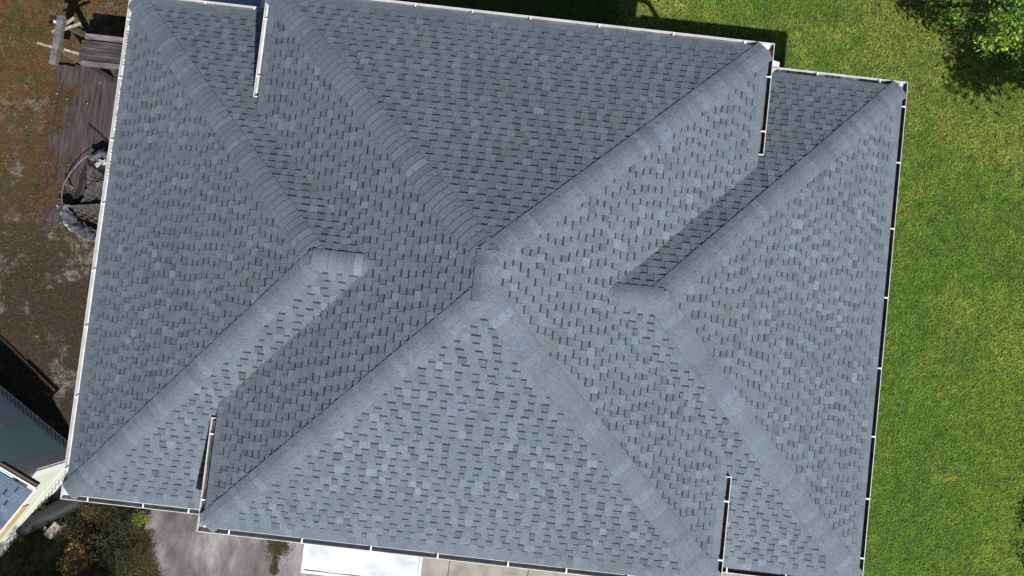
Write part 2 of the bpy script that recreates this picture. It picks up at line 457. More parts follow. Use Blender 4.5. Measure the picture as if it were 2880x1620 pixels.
litter('leaf_litter', XL+.09, XL+.125, 1.2, CL-.2, ZW+.03, 110, [(.25, .05, .02), (.12, .07, .04), (.03, .02, .02)], M['leaf_v'], house, seed=8)['label'] = 'red and brown leaves along the shingle edge of the left wing'

# ---------------------------------------------------------------- walls, soffits, downspout
def walls(name, x0, x1, y0, y1, z1):
    b = MB(); b.box(((x0+x1)/2, (y0+y1)/2, z1/2), ((x1-x0)/2, (y1-y0)/2, z1/2)); return b.build(name, M['wall'], house)
IN = .55
walls('wall', -A_+IN, A_-IN, -B_+IN, B_-IN, HC-.13)
walls('wall', XL+IN, -A_+IN-.01, -CL+IN, CL-IN, ZW-.13)
walls('wall', A_-IN+.01, XR-IN, -CR+IN, CR-IN, ZW-.13)
def ringbox(name, x0, x1, y0, y1, z0, z1, t, mat):
    b = MB(); h = (z1-z0)/2; zc_ = (z0+z1)/2
    b.box(((x0+x1)/2, y1-t/2, zc_), ((x1-x0)/2, t/2, h)); b.box(((x0+x1)/2, y0+t/2, zc_), ((x1-x0)/2, t/2, h))
    b.box((x0+t/2, (y0+y1)/2, zc_), (t/2, (y1-y0)/2-t, h)); b.box((x1-t/2, (y0+y1)/2, zc_), (t/2, (y1-y0)/2-t, h))
    return b.build(name, mat, house)
g2 = .135
ringbox('fascia', -A_+g2, A_-g2, -B_+g2, B_-g2, HC-.12, HC+.012, .02, M['white'])
ringbox('soffit', -A_+g2+.02, A_-g2-.02, -B_+g2+.02, B_-g2-.02, HC-.125, HC-.11, .46, M['white'])
for (xa, xb, c) in ((XL+g2, -A_+IN-.02, CL), (A_-IN+.02, XR-g2, CR)):
    ringbox('fascia', xa, xb, -c+g2, c-g2, ZW-.12, ZW+.012, .02, M['white'])
    ringbox('soffit', xa+.02, xb-.02, -c+g2+.02, c-g2-.02, ZW-.125, ZW-.11, .46, M['white'])
ds = MB(); q = at(2186, 180, HC-.25)
ds.bar((A_-.03, q.y, HC-.12), (A_-.03, q.y, HC-.22), .06, .08); ds.bar((A_-.03, q.y, HC-.20), (q.x+.03, q.y, HC-.30), .09, .07)
ds.bar((q.x, q.y, HC-.28), (q.x, q.y, ZW+.02), .09, .07)
ds.build('downspout', M['white'], house)

# ---------------------------------------------------------------- ground, lawn, drive
m, nt_, b = newmat('ground'); M['ground'] = m
tc = nt_.nodes.new('ShaderNodeTexCoord'); sp = nt_.nodes.new('ShaderNodeSeparateXYZ'); nt_.links.new(tc.outputs['Object'], sp.inputs[0])
n1 = noise_node(nt_, .9, 6, .6); n2 = noise_node(nt_, 14, 4, .7); n3 = noise_node(nt_, .95, 5, .68, None, (3.1, 7.7, 0)); n4 = noise_node(nt_, 5, 5, .7)
green = ramp(nt_, n4.outputs[0], [(.3, (.018, .036, .008)), (.7, (.06, .10, .016))])
brown = ramp(nt_, n4.outputs[0], [(.3, (.040, .022, .012)), (.55, (.095, .055, .024)), (.75, (.07, .065, .024))])
sand = ramp(nt_, n2.outputs[0], [(.3, (.07, .06, .055)), (.7, (.26, .23, .23))])
sm = ramp(nt_, n3.outputs[0], [(.53, (0, 0, 0)), (.59, (1, 1, 1))])
sm2 = mix(nt_, sm.outputs[0], ramp(nt_, n4.outputs[0], [(.42, (0, 0, 0)), (.60, (1, 1, 1))]).outputs[0], 1.0, 'MULTIPLY')
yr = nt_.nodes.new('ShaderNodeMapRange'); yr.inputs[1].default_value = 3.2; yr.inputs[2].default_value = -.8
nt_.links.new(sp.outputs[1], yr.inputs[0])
soil = mix(nt_, brown.outputs[0], ramp(nt_, n2.outputs[0], [(.3, (.020, .014, .010)), (.7, (.058, .044, .034))]).outputs[0], yr.outputs[0])  # darker soil down the yard, with tree shade painted into its colour
left = mix(nt_, soil, sand.outputs[0], sm2)
side = nt_.nodes.new('ShaderNodeMapRange'); side.inputs[1].default_value = -4; side.inputs[2].default_value = -2.5
nt_.links.new(sp.outputs[0], side.inputs[0])
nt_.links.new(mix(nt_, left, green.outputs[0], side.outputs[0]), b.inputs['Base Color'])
b.inputs['Roughness'].default_value = .95; b.inputs['Specular IOR Level'].default_value = .2
bump(nt_, b, n2.outputs[0], .8, .03)
gb = MB(); n = 60; gr = [(-150+300*i/n) for i in range(n+1)]
gb.add([(x, y, 0) for y in gr for x in gr], [(j*(n+1)+i, j*(n+1)+i+1, (j+1)*(n+1)+i+1, (j+1)*(n+1)+i) for j in range(n) for i in range(n)])
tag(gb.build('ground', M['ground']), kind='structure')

def in_rect(p, r): return (p[:, 0] > r[0]) & (p[:, 0] < r[1]) & (p[:, 1] > r[2]) & (p[:, 1] < r[3])
def vnoise(xy, s, seed):
    """cheap smooth value noise"""
    rg = np.random.default_rng(seed); T = rg.random((64, 64)); q = xy*s+100
    i = np.floor(q).astype(int); f = q-i; f = f*f*(3-2*f)
    g = lambda a, b_: T[(i[:, 0]+a) % 64, (i[:, 1]+b_) % 64]
    return (g(0, 0)*(1-f[:, 0])+g(1, 0)*f[:, 0])*(1-f[:, 1])+(g(0, 1)*(1-f[:, 0])+g(1, 1)*f[:, 0])*f[:, 1]
def fbm(xy, s, seed): return .5*vnoise(xy, s, seed)+.3*vnoise(xy, s*2.3, seed+1)+.2*vnoise(xy, s*5.1, seed+2)
def blades(name, xy, z0, lmin, lmax, wd, cols, mat, up=.5, seed=1, kind='stuff'):
    rg = np.random.default_rng(seed); n = len(xy); a = rg.uniform(0, 2*np.pi, n); L = rg.uniform(lmin, lmax, n)
    ht = L*rg.uniform(up*.4, up*1.2, n); base = np.c_[xy, np.full(n, z0) if np.isscalar(z0) else z0]
    d = np.c_[np.cos(a), np.sin(a)]; s = np.c_[-np.sin(a), np.cos(a), np.zeros(n)]*wd/2
    mid = base+np.c_[d*(L*.4)[:, None], ht*.75]; tip = base+np.c_[d*L[:, None], ht*rg.uniform(.5, 1.0, n)]
    V = np.stack([base-s, base+s, mid+s*.8, mid-s*.8, tip], 1).reshape(-1, 3); k = np.arange(n)[:, None]*5
    F = np.concatenate([k+np.array([0, 1, 2]), k+np.array([0, 2, 3]), k+np.array([3, 2, 4])], 1).reshape(-1, 3)
    o = mesh_np(name, V, F, mat, None, np.repeat(cols, 3, axis=0))
    return tag(o, kind=kind) if kind else o
M['grass'] = mat_vcol('grass_blade', .55, 6, .1, .6, .08, .35, 0, .3)
# lawn right of and beyond the house
rg = np.random.default_rng(2)
p1 = at(2420, 1700, 0); p2 = at(2950, -60, 0)
N_ = 250000
xy = np.c_[rg.uniform(2.2, 14.2, N_*2), rg.uniform(-9.3, 9.3, N_*2)]
vis = (xy[:, 0] > A_+WR-1.9) | (xy[:, 1] > B_-1.3)
vis &= ~in_rect(xy, (-9, XR-.56, -B_-.2, B_-.56))
xy = xy[vis]
f1 = fbm(xy, .55, 21); f2 = fbm(xy, 2.2, 31); f3 = vnoise(xy, 9, 41)
keep = rg.random(len(xy)) < .45+.6*f3
xy, f1, f2, f3 = xy[keep], f1[keep], f2[keep], f3[keep]
ty = np.clip((xy[:, 1]+3)/9.5, 0, 1)                       # drier towards the far side
tx = np.clip((xy[:, 0]+.105*xy[:, 1]-10.9+(f2-.5)*2)/1.3, 0, 1)
gcol = np.array([.160, .325, .020]); gyel = np.array([.36, .50, .02]); gdry = np.array([.40, .38, .11]); gdk = np.array([.08, .20, .018])
wdry = np.clip((f1-.50)*2.0+(ty-.50)*1.0+(f2-.5)*2.0, 0, .85)[:, None]; wyel = (tx*np.clip(1.2-ty, 0, 1)*.36)[:, None]
cc = gcol*(1-wdry)+(.55*gdry+.45*gyel)*wdry
cc = cc*(1-wyel)+gyel*wyel
wdk = np.clip((.42-f2)*4, 0, 1)[:, None]*.6; cc = cc*(1-wdk)+gdk*wdk
cc = cc*rg.lognormal(0, .20, (len(xy), 1))*(.72+.56*vnoise(xy, 13, 45))[:, None]*(.86+.28*vnoise(xy, 4.5, 46))[:, None]
dry1 = rg.random(len(xy)) < .07+.1*ty; cc[dry1] = np.array([.46, .38, .18])*rg.uniform(.6, 1.1, (dry1.sum(), 1))
blades('grass', xy, 0, .035, .085, .009, cc, M['grass'], .55, 5)
print('lawn blades', len(xy))

# left yard: short brown grass, litter of fallen leaves
N2 = 120000
xy = np.c_[rg.uniform(-13.6, XL+.7, N2), rg.uniform(-8.6, 8.6, N2)]
f1 = fbm(xy, .8, 51); f2 = fbm(xy, 2.6, 61)
keep = f2 > .40+.0*f1
keep &= rg.random(len(xy)) < np.clip((f2-.36)*7, .1, 1)
xy = xy[keep]; f1 = f1[keep]; f2 = f2[keep]
# keep clear of the outbuilding, the drive and the boards
c1 = np.array([.21, .10, .045]); c2 = np.array([.16, .15, .04]); c3 = np.array([.05, .09, .018])
t = np.clip((f1-.40)*5, 0, 1)[:, None]; cc = c1*(1-t)+c2*t
t2 = np.clip((f2-.47)*7, 0, 1)[:, None]; cc = cc*(1-t2)+c3*t2
gone = rg.random(len(xy)) < 1-np.clip((xy[:, 1]+2.2)/5.5, .28, 1); xy = xy[~gone]; cc = cc[~gone]
cc = cc*rg.lognormal(0, .35, (len(xy), 1))
YARD = (xy, cc)

# drive
m, nt_, b = newmat('weathered_concrete'); M['drive'] = m
n1 = noise_node(nt_, .7, 6, .6, (1, .6, 1)); n2 = noise_node(nt_, 40, 3, .7); n3 = noise_node(nt_, 2.2, 6, .6, (1.5, .6, 1), (4, 2, 0))
c = ramp(nt_, n1.outputs[0], [(.30, (.095, .088, .092)), (.48, (.155, .146, .150)), (.66, (.33, .315, .32))]).outputs[0]
c = mix(nt_, c, ramp(nt_, n3.outputs[0], [(.35, (.6, .59, .6)), (.65, (1.25, 1.25, 1.25))]).outputs[0], 1.0, 'MULTIPLY')
c = mix(nt_, c, ramp(nt_, n2.outputs[0], [(.35, (.78, .78, .8)), (.65, (1.2, 1.2, 1.2))]).outputs[0], 1.0, 'MULTIPLY')
nt_.links.new(c, b.inputs['Base Color']); b.inputs['Roughness'].default_value = .9; bump(nt_, b, n2.outputs[0], .5, .01)
M['slab'] = mat_noise('pinkish_concrete', (.19, .172, .158), (.30, .275, .255), 2.2, .9, None, .3, c3=(.38, .355, .335), lo=.3, hi=.75, detail=10)
def sheet(name, pts, z, mat, th=.05):
    V = [(p[0], p[1], z) for p in pts]+[(p[0], p[1], z-th) for p in pts]; k = len(pts)
    F = [tuple(range(k)), tuple(range(2*k-1, k-1, -1))]+[(i, k+i, k+(i+1) % k, (i+1) % k) for i in range(k)]
    return mesh_obj(name, V, F, mat)
edge = [at(x, y) for x, y in ((470, 1300), (436, 1400), (420, 1440), (402, 1500), (398, 1540), (412, 1580), (428, 1610), (440, 1680), (430, 1800), (420, 2400))]
jx = at(1010, 1600).x
pl = [(e.x, e.y) for e in edge]+[(jx, edge[-1].y), (jx, edge[0].y)]
tag(sheet('driveway', pl, .02, M['drive']), kind='structure')
sb = MB(); xs = [jx+.012, at(1262, 1600).x, at(1486, 1600).x, at(1760, 1600).x, at(2330, 1620).x]
for i in range(4):
    x0, x1 = xs[i]+.008, xs[i+1]-.008; y1_, y0_ = -B_+.6, edge[-1].y
    sb.box(((x0+x1)/2, (y0_+y1_)/2, 0), ((x1-x0)/2, (y1_-y0_)/2, .024))
tag(sb.build('patio_slab', M['slab']), kind='structure')
fix_children()

# ---------------------------------------------------------------- foliage
def leaves(name, clumps, size, pal, mat, parent=None, seed=1, flat=.6, aspect=.45):
    """clumps: (centre, radii, count, palette index or None)"""
    rg = np.random.default_rng(seed); Vs, Cs = [], []
    pal = np.array(pal)
    for cl in clumps:
        c, rad, n = cl[:3]; rad = np.array(rad if hasattr(rad, '__len__') else (rad, rad, rad*.8))
        # sprays: sub-centres, leaves gathered about each
        ns = max(2, n//14); sc_ = rg.normal(0, 1, (ns, 3)); sc_ /= np.linalg.norm(sc_, axis=1)[:, None]
        sc_ *= rg.uniform(.25, 1, (ns, 1))**.6; sc_ = sc_*rad+np.array(c)
        idx = rg.integers(0, ns, n); p = sc_[idx]+rg.normal(0, 1, (n, 3))*size*1.3
        p[:, 2] = np.maximum(p[:, 2], .03)
        a = rg.uniform(0, 2*np.pi, n); s = size*rg.uniform(.55, 1.25, n)
        d = np.c_[np.cos(a), np.sin(a), rg.normal(0, flat*.6, n)]; e = np.c_[-np.sin(a), np.cos(a), rg.normal(0, flat, n)]*aspect
        d *= s[:, None]; e *= s[:, None]
        Vs.append(np.stack([p-d*.6, p+e*.5, p+d*.6, p-e*.5], 1).reshape(-1, 3))
        col = pal[rg.integers(0, len(pal), ns)][idx]*rg.lognormal(0, .22, (n, 1)) if len(cl) < 4 else pal[cl[3]][None]*rg.lognormal(0, .25, (n, 1))
        Cs.append(col)
    V = np.concatenate(Vs); C = np.concatenate(Cs)
    return mesh_np(name, V, np.arange(len(V)).reshape(-1, 4), mat, parent, C)
M['bark'] = mat_noise('bark', (.05, .04, .03), (.14, .11, .085), 10, .9, (1, 1, .3), .5)
def tree(name, base, clumps, size, pal, label, cat, seed, trunk_r=.1, group=None, flat=.6, mat=None):
    t = thing(name, base, label, cat, group)
    leaves('crown', clumps, size, pal, mat or M['fol'], t, seed, flat)
    mb = MB(); r = random.Random(seed); top = Vector((0, 0, 0))
    for c in clumps: top += Vector(c[0])
    top /= len(clumps); mid = Vector(base).lerp(top, .55)
    mb.tube([base, Vector(base).lerp(mid, .5)+Vector((.03, .02, 0)), mid, top], trunk_r, 8, trunk_r*.35)
    for c in clumps:
        cc_ = Vector(c[0]); q = Vector(base).lerp(top, r.uniform(.35, .8)); k = q.lerp(cc_, .5)+Vector((r.uniform(-.1, .1), r.uniform(-.1, .1), .08))
        mb.tube([q, k, cc_], trunk_r*.4, 5, trunk_r*.12)
    mb.build('trunk', M['bark'], t)
    return t
LG = [(.17, .32, .025), (.30, .44, .04), (.09, .17, .02), (.04, .09, .015)]
DG = [(.010, .018, .006), (.018, .032, .009), (.014, .025, .008), (.035, .045, .013)]
cl = []
for (x, y, z, rd, n) in ((2842, 30, 2.6, .36, 260), (2848, 75, 2.5, .30, 240), (2828, 100, 2.0, .22, 160), (2765, 75, 1.6, .26, 130), (2772, 105, 1.4, .2, 90),
                         (2795, 125, 1.0, .2, 110), (2865, 130, 1.4, .2, 60), (2880, 15, 2.2, .4, 150), (2915, -30, 2.4, .6, 200), (2950, 60, 2.2, .5, 130), (2660, 30, .35, .24, 70), (2695, 50, .3, .2, 60), (2870, 175, .9, .16, 30), (2885, 150, .9, .3, 70)):
    cl.append((at(x, y, z), (rd, rd, rd*.6), n))
tree('broadleaf_tree', at(2900, 0), cl, .095, LG, 'leafy young tree with bright green leaves at the far corner of the lawn', 'tree', 3, .07)
c = at(2850, 100)+Vector((.4456, -.6833, 0))*4.6
cl = []
rr = random.Random(9)
for i in range(16):
    a = rr.uniform(0, 6.28); q = rr.uniform(0, 1.5)
    cl.append((c+Vector((math.cos(a)*q*.95, math.sin(a)*q*.9, 4.6+rr.uniform(-.8, .8))), rr.uniform(.35, .62), 650))
tree('shade_tree', c+Vector((.5, -.3, 0)), cl, .13, LG[1:], 'tall green tree outside the photo that shades the far corner of the lawn', 'tree', 4, .16)
for i, (x, y, r_, n) in enumerate(((2955, 1500, .34, 420), (2955, 1612, .34, 380))):
    p = at(x, y, .4); b0 = at(x+6, y)
    tree('round_shrub', b0, [(p, (r_, r_*1.2, .3), n)], .07, DG+LG[2:3], ['dark green shrub at the lawn edge, the higher one in the photo', 'dark green shrub at the lawn edge in the bottom corner'][i], 'shrub', 14+i, .03, 'shrubs along the edge of the lawn')

# shade over the far left of the yard comes from a big tree off to the lower left
cl = []; rr = random.Random(19); tgt = [(-130, 1010), (-190, 930), (150, 1520), (250, 1600), (320, 1680), (90, 1620), (210, 1720), (280, 1560), (120, 1700), (180, 1560)]
for (x, y) in tgt:
    h = rr.uniform(6.4, 7.8); g_ = at(x, y)
    cl.append((g_+Vector((.4456*h, -.6833*h, h)), rr.uniform(.5, .8), 500))
hb = at(160, 1250)+Vector((3.2, -4.9, 0))
tree('big_tree', Vector((-10.6, -13.2, 0)), cl, .16, LG[1:], 'big tree outside the photo that shades the lower left corner of the yard', 'tree', 6, .25)

# ---------------------------------------------------------------- outbuilding at the lower left
M['bwall'] = mat_noise('pale_green_wall', (.55, .64, .55), (.66, .70, .58), 2.2, .75, (1, 1, 2), .05, c3=(.62, .45, .22), lo=.35, hi=.80)
M['bwall2'] = mat_noise('sky_tinted_wall', (.55, .80, .80), (.66, .86, .82), 1.3, .7, None, .05)  # copy for the shaded wall, sky tint put into its colour
M['lattice'] = mat_noise('lattice_white', (.70, .72, .73), (.85, .86, .86), 5, .7)
M['fascia_y'] = mat_noise('tan_wood', (.42, .26, .12), (.62, .42, .22), 3, .7)
M['brownstrip'] = mat_noise('brown_board', (.05, .03, .025), (.11, .07, .055), 8, .8)
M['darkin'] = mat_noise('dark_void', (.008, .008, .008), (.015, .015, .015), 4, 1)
M['roof2'] = mat_noise('blue_shingle', (.08, .11, .16), (.13, .165, .24), 9, .9)
M['doorw'] = mat_noise('door_white', (.66, .72, .84), (.74, .78, .88), 2, .6)
Gc = at(236, 1281); dB = (at(9, 1093)-Gc); dB.z = 0; dB.normalize(); dA = Vector((-dB.y, dB.x, 0))
if dA.dot(at(4, 1554)-Gc) < 0: dA = -dA
nA = -dB; nB = -dA                   # outward normals of wall A (along dA) and wall B (along dB)
Zv = Vector((0, 0, 1)); WH = 2.42; SK = .40
ob = thing('outbuilding', Gc+dA*2+dB*2, 'small pale green outbuilding on a white lattice skirt at the lower left edge', 'outbuilding')
def panel(name, d, n, s0, s1, z0, z1, out0, out1, mat, lab=None):
    mb = MB(); c = Gc+d*((s0+s1)/2)+n*((out0+out1)/2)+Zv*((z0+z1)/2)
    mb.box(c, ((s1-s0)/2, (out1-out0)/2, (z1-z0)/2), U=(d, n, Zv)); o = mb.build(name, mat, ob)
    if lab: o['label'] = lab
    return o
panel('wall', dA, nA, .0, 4.2, SK, WH, -.10, 0, M['bwall'], 'sunlit pale green wall')
panel('wall', dB, nB, .1, 4.6, SK, WH, -.10, 0, M['bwall2'], 'shaded wall with sky blue painted into its green')
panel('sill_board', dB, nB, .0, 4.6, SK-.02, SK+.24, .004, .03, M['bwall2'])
panel('sill_board', dA, nA, .0, 4.2, SK-.02, SK+.16, .004, .02, M['bwall'])
panel('corner_board', dB, nB, 0, .30, SK, WH, .004, .035, M['white'], 'white corner board on the shaded wall')
panel('corner_board', dA, nA, 0, .20, SK, WH, .004, .035, M['white'], 'white corner board on the sunlit wall')
panel('skirt_shade_panel', dA, nA, .02, 4.2, 0, SK, -.30, -.22, M['darkin']); panel('skirt_shade_panel', dB, nB, .02, 4.6, 0, SK, -.30, -.22, M['darkin'])  # near-black panels paint the shade behind the lattice
# door with its white frame in the shaded wall
s = 0; 
while s < 4 and px_of(Gc+dB*s+Zv*.85)[0] > 44: s += .02
dr = panel('door', dB, nB, s, s+.95, .72, WH-.1, .004, .03, M['doorw'])
fr = MB(); fr.box(Gc+dB*s+nB*.02+Zv*1.5, (.05, .035, .82), U=(dB, nB, Zv)); fr.box(Gc+dB*(s+.95)+nB*.02+Zv*1.5, (.05, .035, .82), U=(dB, nB, Zv))
fr.box(Gc+dB*(s+.475)+nB*.02+Zv*.70, (.42, .03, .03), U=(dB, nB, Zv))
fo = fr.build('door_frame', M['white'], None); fo.parent = dr
def lattice(d, n, L, name='lattice_skirt'):
    mb = MB(); h = SK-.02; pitch = .125; w2 = .014
    for sg, off in ((1, .0), (-1, .008)):
        k = -h
        while k < L+h:
            # strip from (k,0) to (k+sg*h, h), clipped to 0..L
            x0, x1 = (k, k+h) if sg > 0 else (k+h, k)
            z0, z1 = 0, h
            pts = []
            for (x, z, X2, Z2) in ((x0, z0, x1, z1), (x1, z1, x0, z0)):
                if x < 0: z = z+(Z2-z)*(0-x)/(X2-x); x = 0
                elif x > L: z = z+(Z2-z)*(x-L)/(x-X2); x = L
                pts.append((x, z))
            if abs(pts[0][0]-pts[1][0]) > .03 and (0 <= pts[0][0] <= L) and (0 <= pts[1][0] <= L) and 0 <= min(pts[0][1], pts[1][1]):
                a, b_ = [Gc+d*x+Zv*z+n*(.0+off) for x, z in pts]
                mb.bar(a, b_, w2*2, .006, up=n)
            k += pitch
    for z in (.015, h-.01): mb.box(Gc+d*(L/2)+Zv*z+n*.014, (L/2, .008, .02), U=(d, n, Zv))
    return mb.build(name, M['lattice'], ob)
lattice(dA, nA, 4.2); lattice(dB, nB, 4.6)
# shingled roof corner
Rc = at(99, 1374, 2.58); Ur = dA; Pb = .33; Cb = 1/math.sqrt(1+Pb*Pb)
# eave runs along dA, the roof rises away from wall A
up_ = (dB+Zv*Pb).normalized(); nr = dA.cross(up_) if dA.cross(up_).z > 0 else up_.cross(dA)
acc = ([], [], [])
ee = EXPO; bb = BASE
BASE = (.105, .135, .20)
u_dir = dA if dA.cross(up_).z > 0 else -dA
org = Rc if u_dir == dA else Rc+dA*4.4
shingle_slope(acc, org, u_dir, up_, nr, [(0, 0), (4.4, 0), (4.4, 2.1), (0, 2.1)], 91)
BASE = bb
rfo = mesh_obj('roof', *acc[:2], M['shingle'], ob, acc[2]); rfo['label'] = 'blue grey shingle roof corner'
zr_ = lambda t: Rc.z+((Gc+dB*t-Rc).dot(dB))*Pb-.03
apx = 2.1*Cb+(Rc-Gc).dot(dB)
def gp(t, z, o): return Gc+dB*t+Zv*z+nB*o
ring_ = [(0.0, WH), (2*apx, WH), (2*apx, zr_(0)), (apx, zr_(apx)), (0.0, zr_(0))]
mb = MB(); mb.add([gp(t, z, o) for o in (-.10, 0) for t, z in ring_], [(4, 3, 2, 1, 0), (5, 6, 7, 8, 9)]+[(i, (i+1) % 5, 5+(i+1) % 5, 5+i) for i in range(5)])
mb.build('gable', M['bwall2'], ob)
up2 = (-dB+Zv*Pb).normalized(); ridge0 = Rc+up_*2.1; low0 = ridge0-up2*2.1
mb = MB(); mb.add([low0, low0+dA*4.4, ridge0+dA*4.4, ridge0]+[v-Zv*.03 for v in (low0, low0+dA*4.4, ridge0+dA*4.4, ridge0)], [(0, 1, 2, 3), (7, 6, 5, 4), (0, 4, 5, 1), (1, 5, 6, 2), (2, 6, 7, 3), (3, 7, 4, 0)])
o_ = mb.build('far_roof_slope', M['roof2'], ob)
mb = MB(); mb.bar(Rc-Zv*.015-dA*.012, Rc+up_*2.05-Zv*.015-dA*.012, .03, .07); mb.build('rake_trim', M['white'], ob)
mb = MB(); mb.bar(Rc+dB*.02-Zv*.09-dA*.05, Rc+up_*.86-Zv*.09-dA*.05, .07, .12); mb.build('rake_board', M['brownstrip'], ob)
mb = MB(); mb.bar(Rc+dA*.45-Zv*.13+nA*.03, Rc+dA*4.4-Zv*.13+nA*.03, .025, .22); mb.build('eave_board', M['fascia_y'], ob)
mb = MB(); mb.bar(Rc-Zv*.02+nA*.012, Rc+dA*4.4-Zv*.02+nA*.012, .025, .05); mb.build('drip_edge', M['white'], ob)

# ---------------------------------------------------------------- patio cover beyond the left wing
M['sky_tinted_metal'] = mat_noise('grey_metal_sky_tint', (.24, .31, .50), (.34, .42, .60), 1.5, .45, (1, .4, 1), 0, metal=0)  # grey metal, the blue reflection of the sky mixed into its colour
pc0 = at(470, 0, 2.55); pc1 = at(737, 4, 2.55)
pc = thing('patio_cover', ((pc0.x+pc1.x)/2, CL+1.2, 0), 'flat grey metal patio cover, sky blue painted in, just beyond the left wing roof', 'patio cover')
mb = MB(); x0, x1 = pc0.x, pc1.x; y0, y1 = CL-.35, CL+2.6
mb.box(((x0+x1)/2, (y0+y1)/2, 2.53), ((x1-x0)/2, (y1-y0)/2, .03))
for i in range(9): mb.box((x0+.15+i*(x1-x0-.3)/8, (y0+y1)/2, 2.572), (.02, (y1-y0)/2, .012))
mb.build('roof_panel', M['sky_tinted_metal'], pc)
mb = MB(); mb.box((x1+.02, (y0+y1)/2, 2.50), (.02, (y1-y0)/2, .08)); mb.box(((x0+x1)/2, y1+.02, 2.5), ((x1-x0)/2, .02, .08)); mb.build('edge_beam', M['white'], pc)
for x in (x0+.1, x1-.1):
    mb = MB(); mb.box((x, y1-.1, 1.25), (.05, .05, 1.25)); mb.build('post', M['white'], pc)

# ---------------------------------------------------------------- wooden deck, frame and platform on the left
def wood(name, a, b_, s=5):
    return mat_noise(name, a, b_, s, .85, (1, .12, 1), .35, c3=tuple(x*1.5 for x in b_), lo=.3, hi=.75)
M['wood_y'] = wood('grey_boards', (.014, .010, .011), (.060, .045, .048), 16)
M['wood_x'] = mat_noise('dark_weathered_wood', (.010, .008, .010), (.055, .045, .052), 12, .85, (.12, 1, 1), .4, c3=(.15, .13, .14), lo=.3, hi=.75)
M['wood_light'] = mat_noise('silvery_wood', (.08, .068, .072), (.21, .185, .19), 14, .8, (.2, 1, 1), .3)
M['wood_pale'] = mat_noise('pale_splintered_wood', (.18, .16, .13), (.46, .42, .36), 14, .8, None, .3)
M['wood_moss'] = mat_noise('mossy_wood', (.09, .075, .055), (.17, .155, .09), 7, .85, None, .3)
wt = lambda x, y, z=0: at(x, y, z)
dk = thing('wooden_deck', at(230, 420), 'low grey wooden deck strewn with fallen leaves beside the left wing', 'deck')
x0 = at(160, 190, .16).x; xe = XL+.62; yt = at(230, 187, .16).y; yb = at(200, 640, .16).y
rr = random.Random(4); bw = .142; i = 0; x = x0
db = MB()
while x < xe:
    db.box((x+bw/2-.004, (yt+yb)/2+rr.uniform(-.03, .03), .15+rr.uniform(-.004, .004)), (bw/2-.005, (yt-yb)/2, .016)); x += bw
db.build('deck_boards', M['wood_y'], dk)
mb = MB()
for yy in np.linspace(yb+.1, yt-.1, 6): mb.box(((x0+xe)/2, yy, .065), ((xe-x0)/2, .03, .065))
mb.build('joists', M['wood_x'], dk)
fr_ = thing('wooden_arbor', at(232, 120), 'leaning grey timber beam on posts with broken boards above the brown yard', 'arbor')
mb = MB(); mb.bar(at(175, 46, 1.78), at(150, 182, 1.78), .145, .12); mb.build('beam', M['wood_light'], fr_)
mb = MB(); mb.bar(at(173, 63, 1.7), at(262, 112, 0), .11, .11); mb.build('post', M['wood_moss'], fr_)
mb = MB(); mb.bar(at(166, 134, 1.74), at(290, 207, .16), .13, .10); mb.build('post', M['wood_moss'], fr_)
for (a, b_, za, zb, w_) in (((180, 70), (209, 50), 1.66, 1.75, .06), ((181, 82), (227, 66), 1.66, 1.72, .06), ((105, 121), (154, 135), 1.55, 1.6, .05), ((170, 136), (222, 152), 1.66, 1.55, .05), ((146, 90), (160, 84), 1.6, 1.6, .05)):
    mb = MB(); mb.bar(at(*a, za), at(*b_, zb), w_, .025); mb.build('broken_board', M['wood_pale'], fr_)
mb = MB(); mb.bar(at(143, 48, 1.55), at(168, 56, 1.6), .09, .05); mb.build('metal_bracket', M['darkin'], fr_)
mb = MB(); mb.bar(at(151, 60, 1.58), at(162, 62, 1.6), .07, .02); mb.build('white_plate', M['white'], fr_)
pt = thing('wooden_platform', at(330, 150), 'raised platform of dark weathered planks between the timber frame and the left gutter', 'platform')
zp = 1.5; c0 = at(236, 93, zp); c1_ = at(232, 187, zp); W_ = at(400, 140, zp).x-c0.x
nb = 5; dy = (c0.y-c1_.y)/nb
xl_, xr_ = at(226, 140, zp).x, at(226, 140, zp).x+W_
mb = MB()
for i in range(1, nb-1): mb.box(((xl_+xr_)/2, c0.y-dy*(i+.5), zp-.03+rr.uniform(-.01, .01)), ((xr_-xl_)/2-rr.uniform(0, .02), dy/2-.006, .02))
mb.build('planks', M['wood_x'], pt)
for yy, zz in ((c0.y-dy*.42, zp+.0), (c1_.y+dy*.45, zp+.02)):
    mb = MB(); mb.box(((xl_+xr_)/2+.04, yy, zz), ((xr_-xl_)/2-.04, dy/2-.02, .03)); mb.build('edge_plank', M['wood_light'], pt)
for sx_ in (xl_+.1, xr_-.1):
    for sy_ in (c0.y-.1, c1_.y+.1):
        mb = MB(); mb.box((sx_, sy_, (zp-.06)/2), (.05, .05, (zp-.06)/2)); mb.build('leg', M['wood_x'], pt)
sd_ = MB(); sd_.box(((xl_+xr_)/2, c0.y-.06, .75), ((xr_-xl_)/2, .02, .62)); sd_.build('side_boards', M['wood_x'], pt)
rod = MB(); rod.tube([at(250, 350, .22), at(275, 373, .25), at(306, 402, .22)], .012, 6)
tag(rod.build('thin_rod', M['darkin']), 'thin black rod lying across the grey deck boards', 'rod')

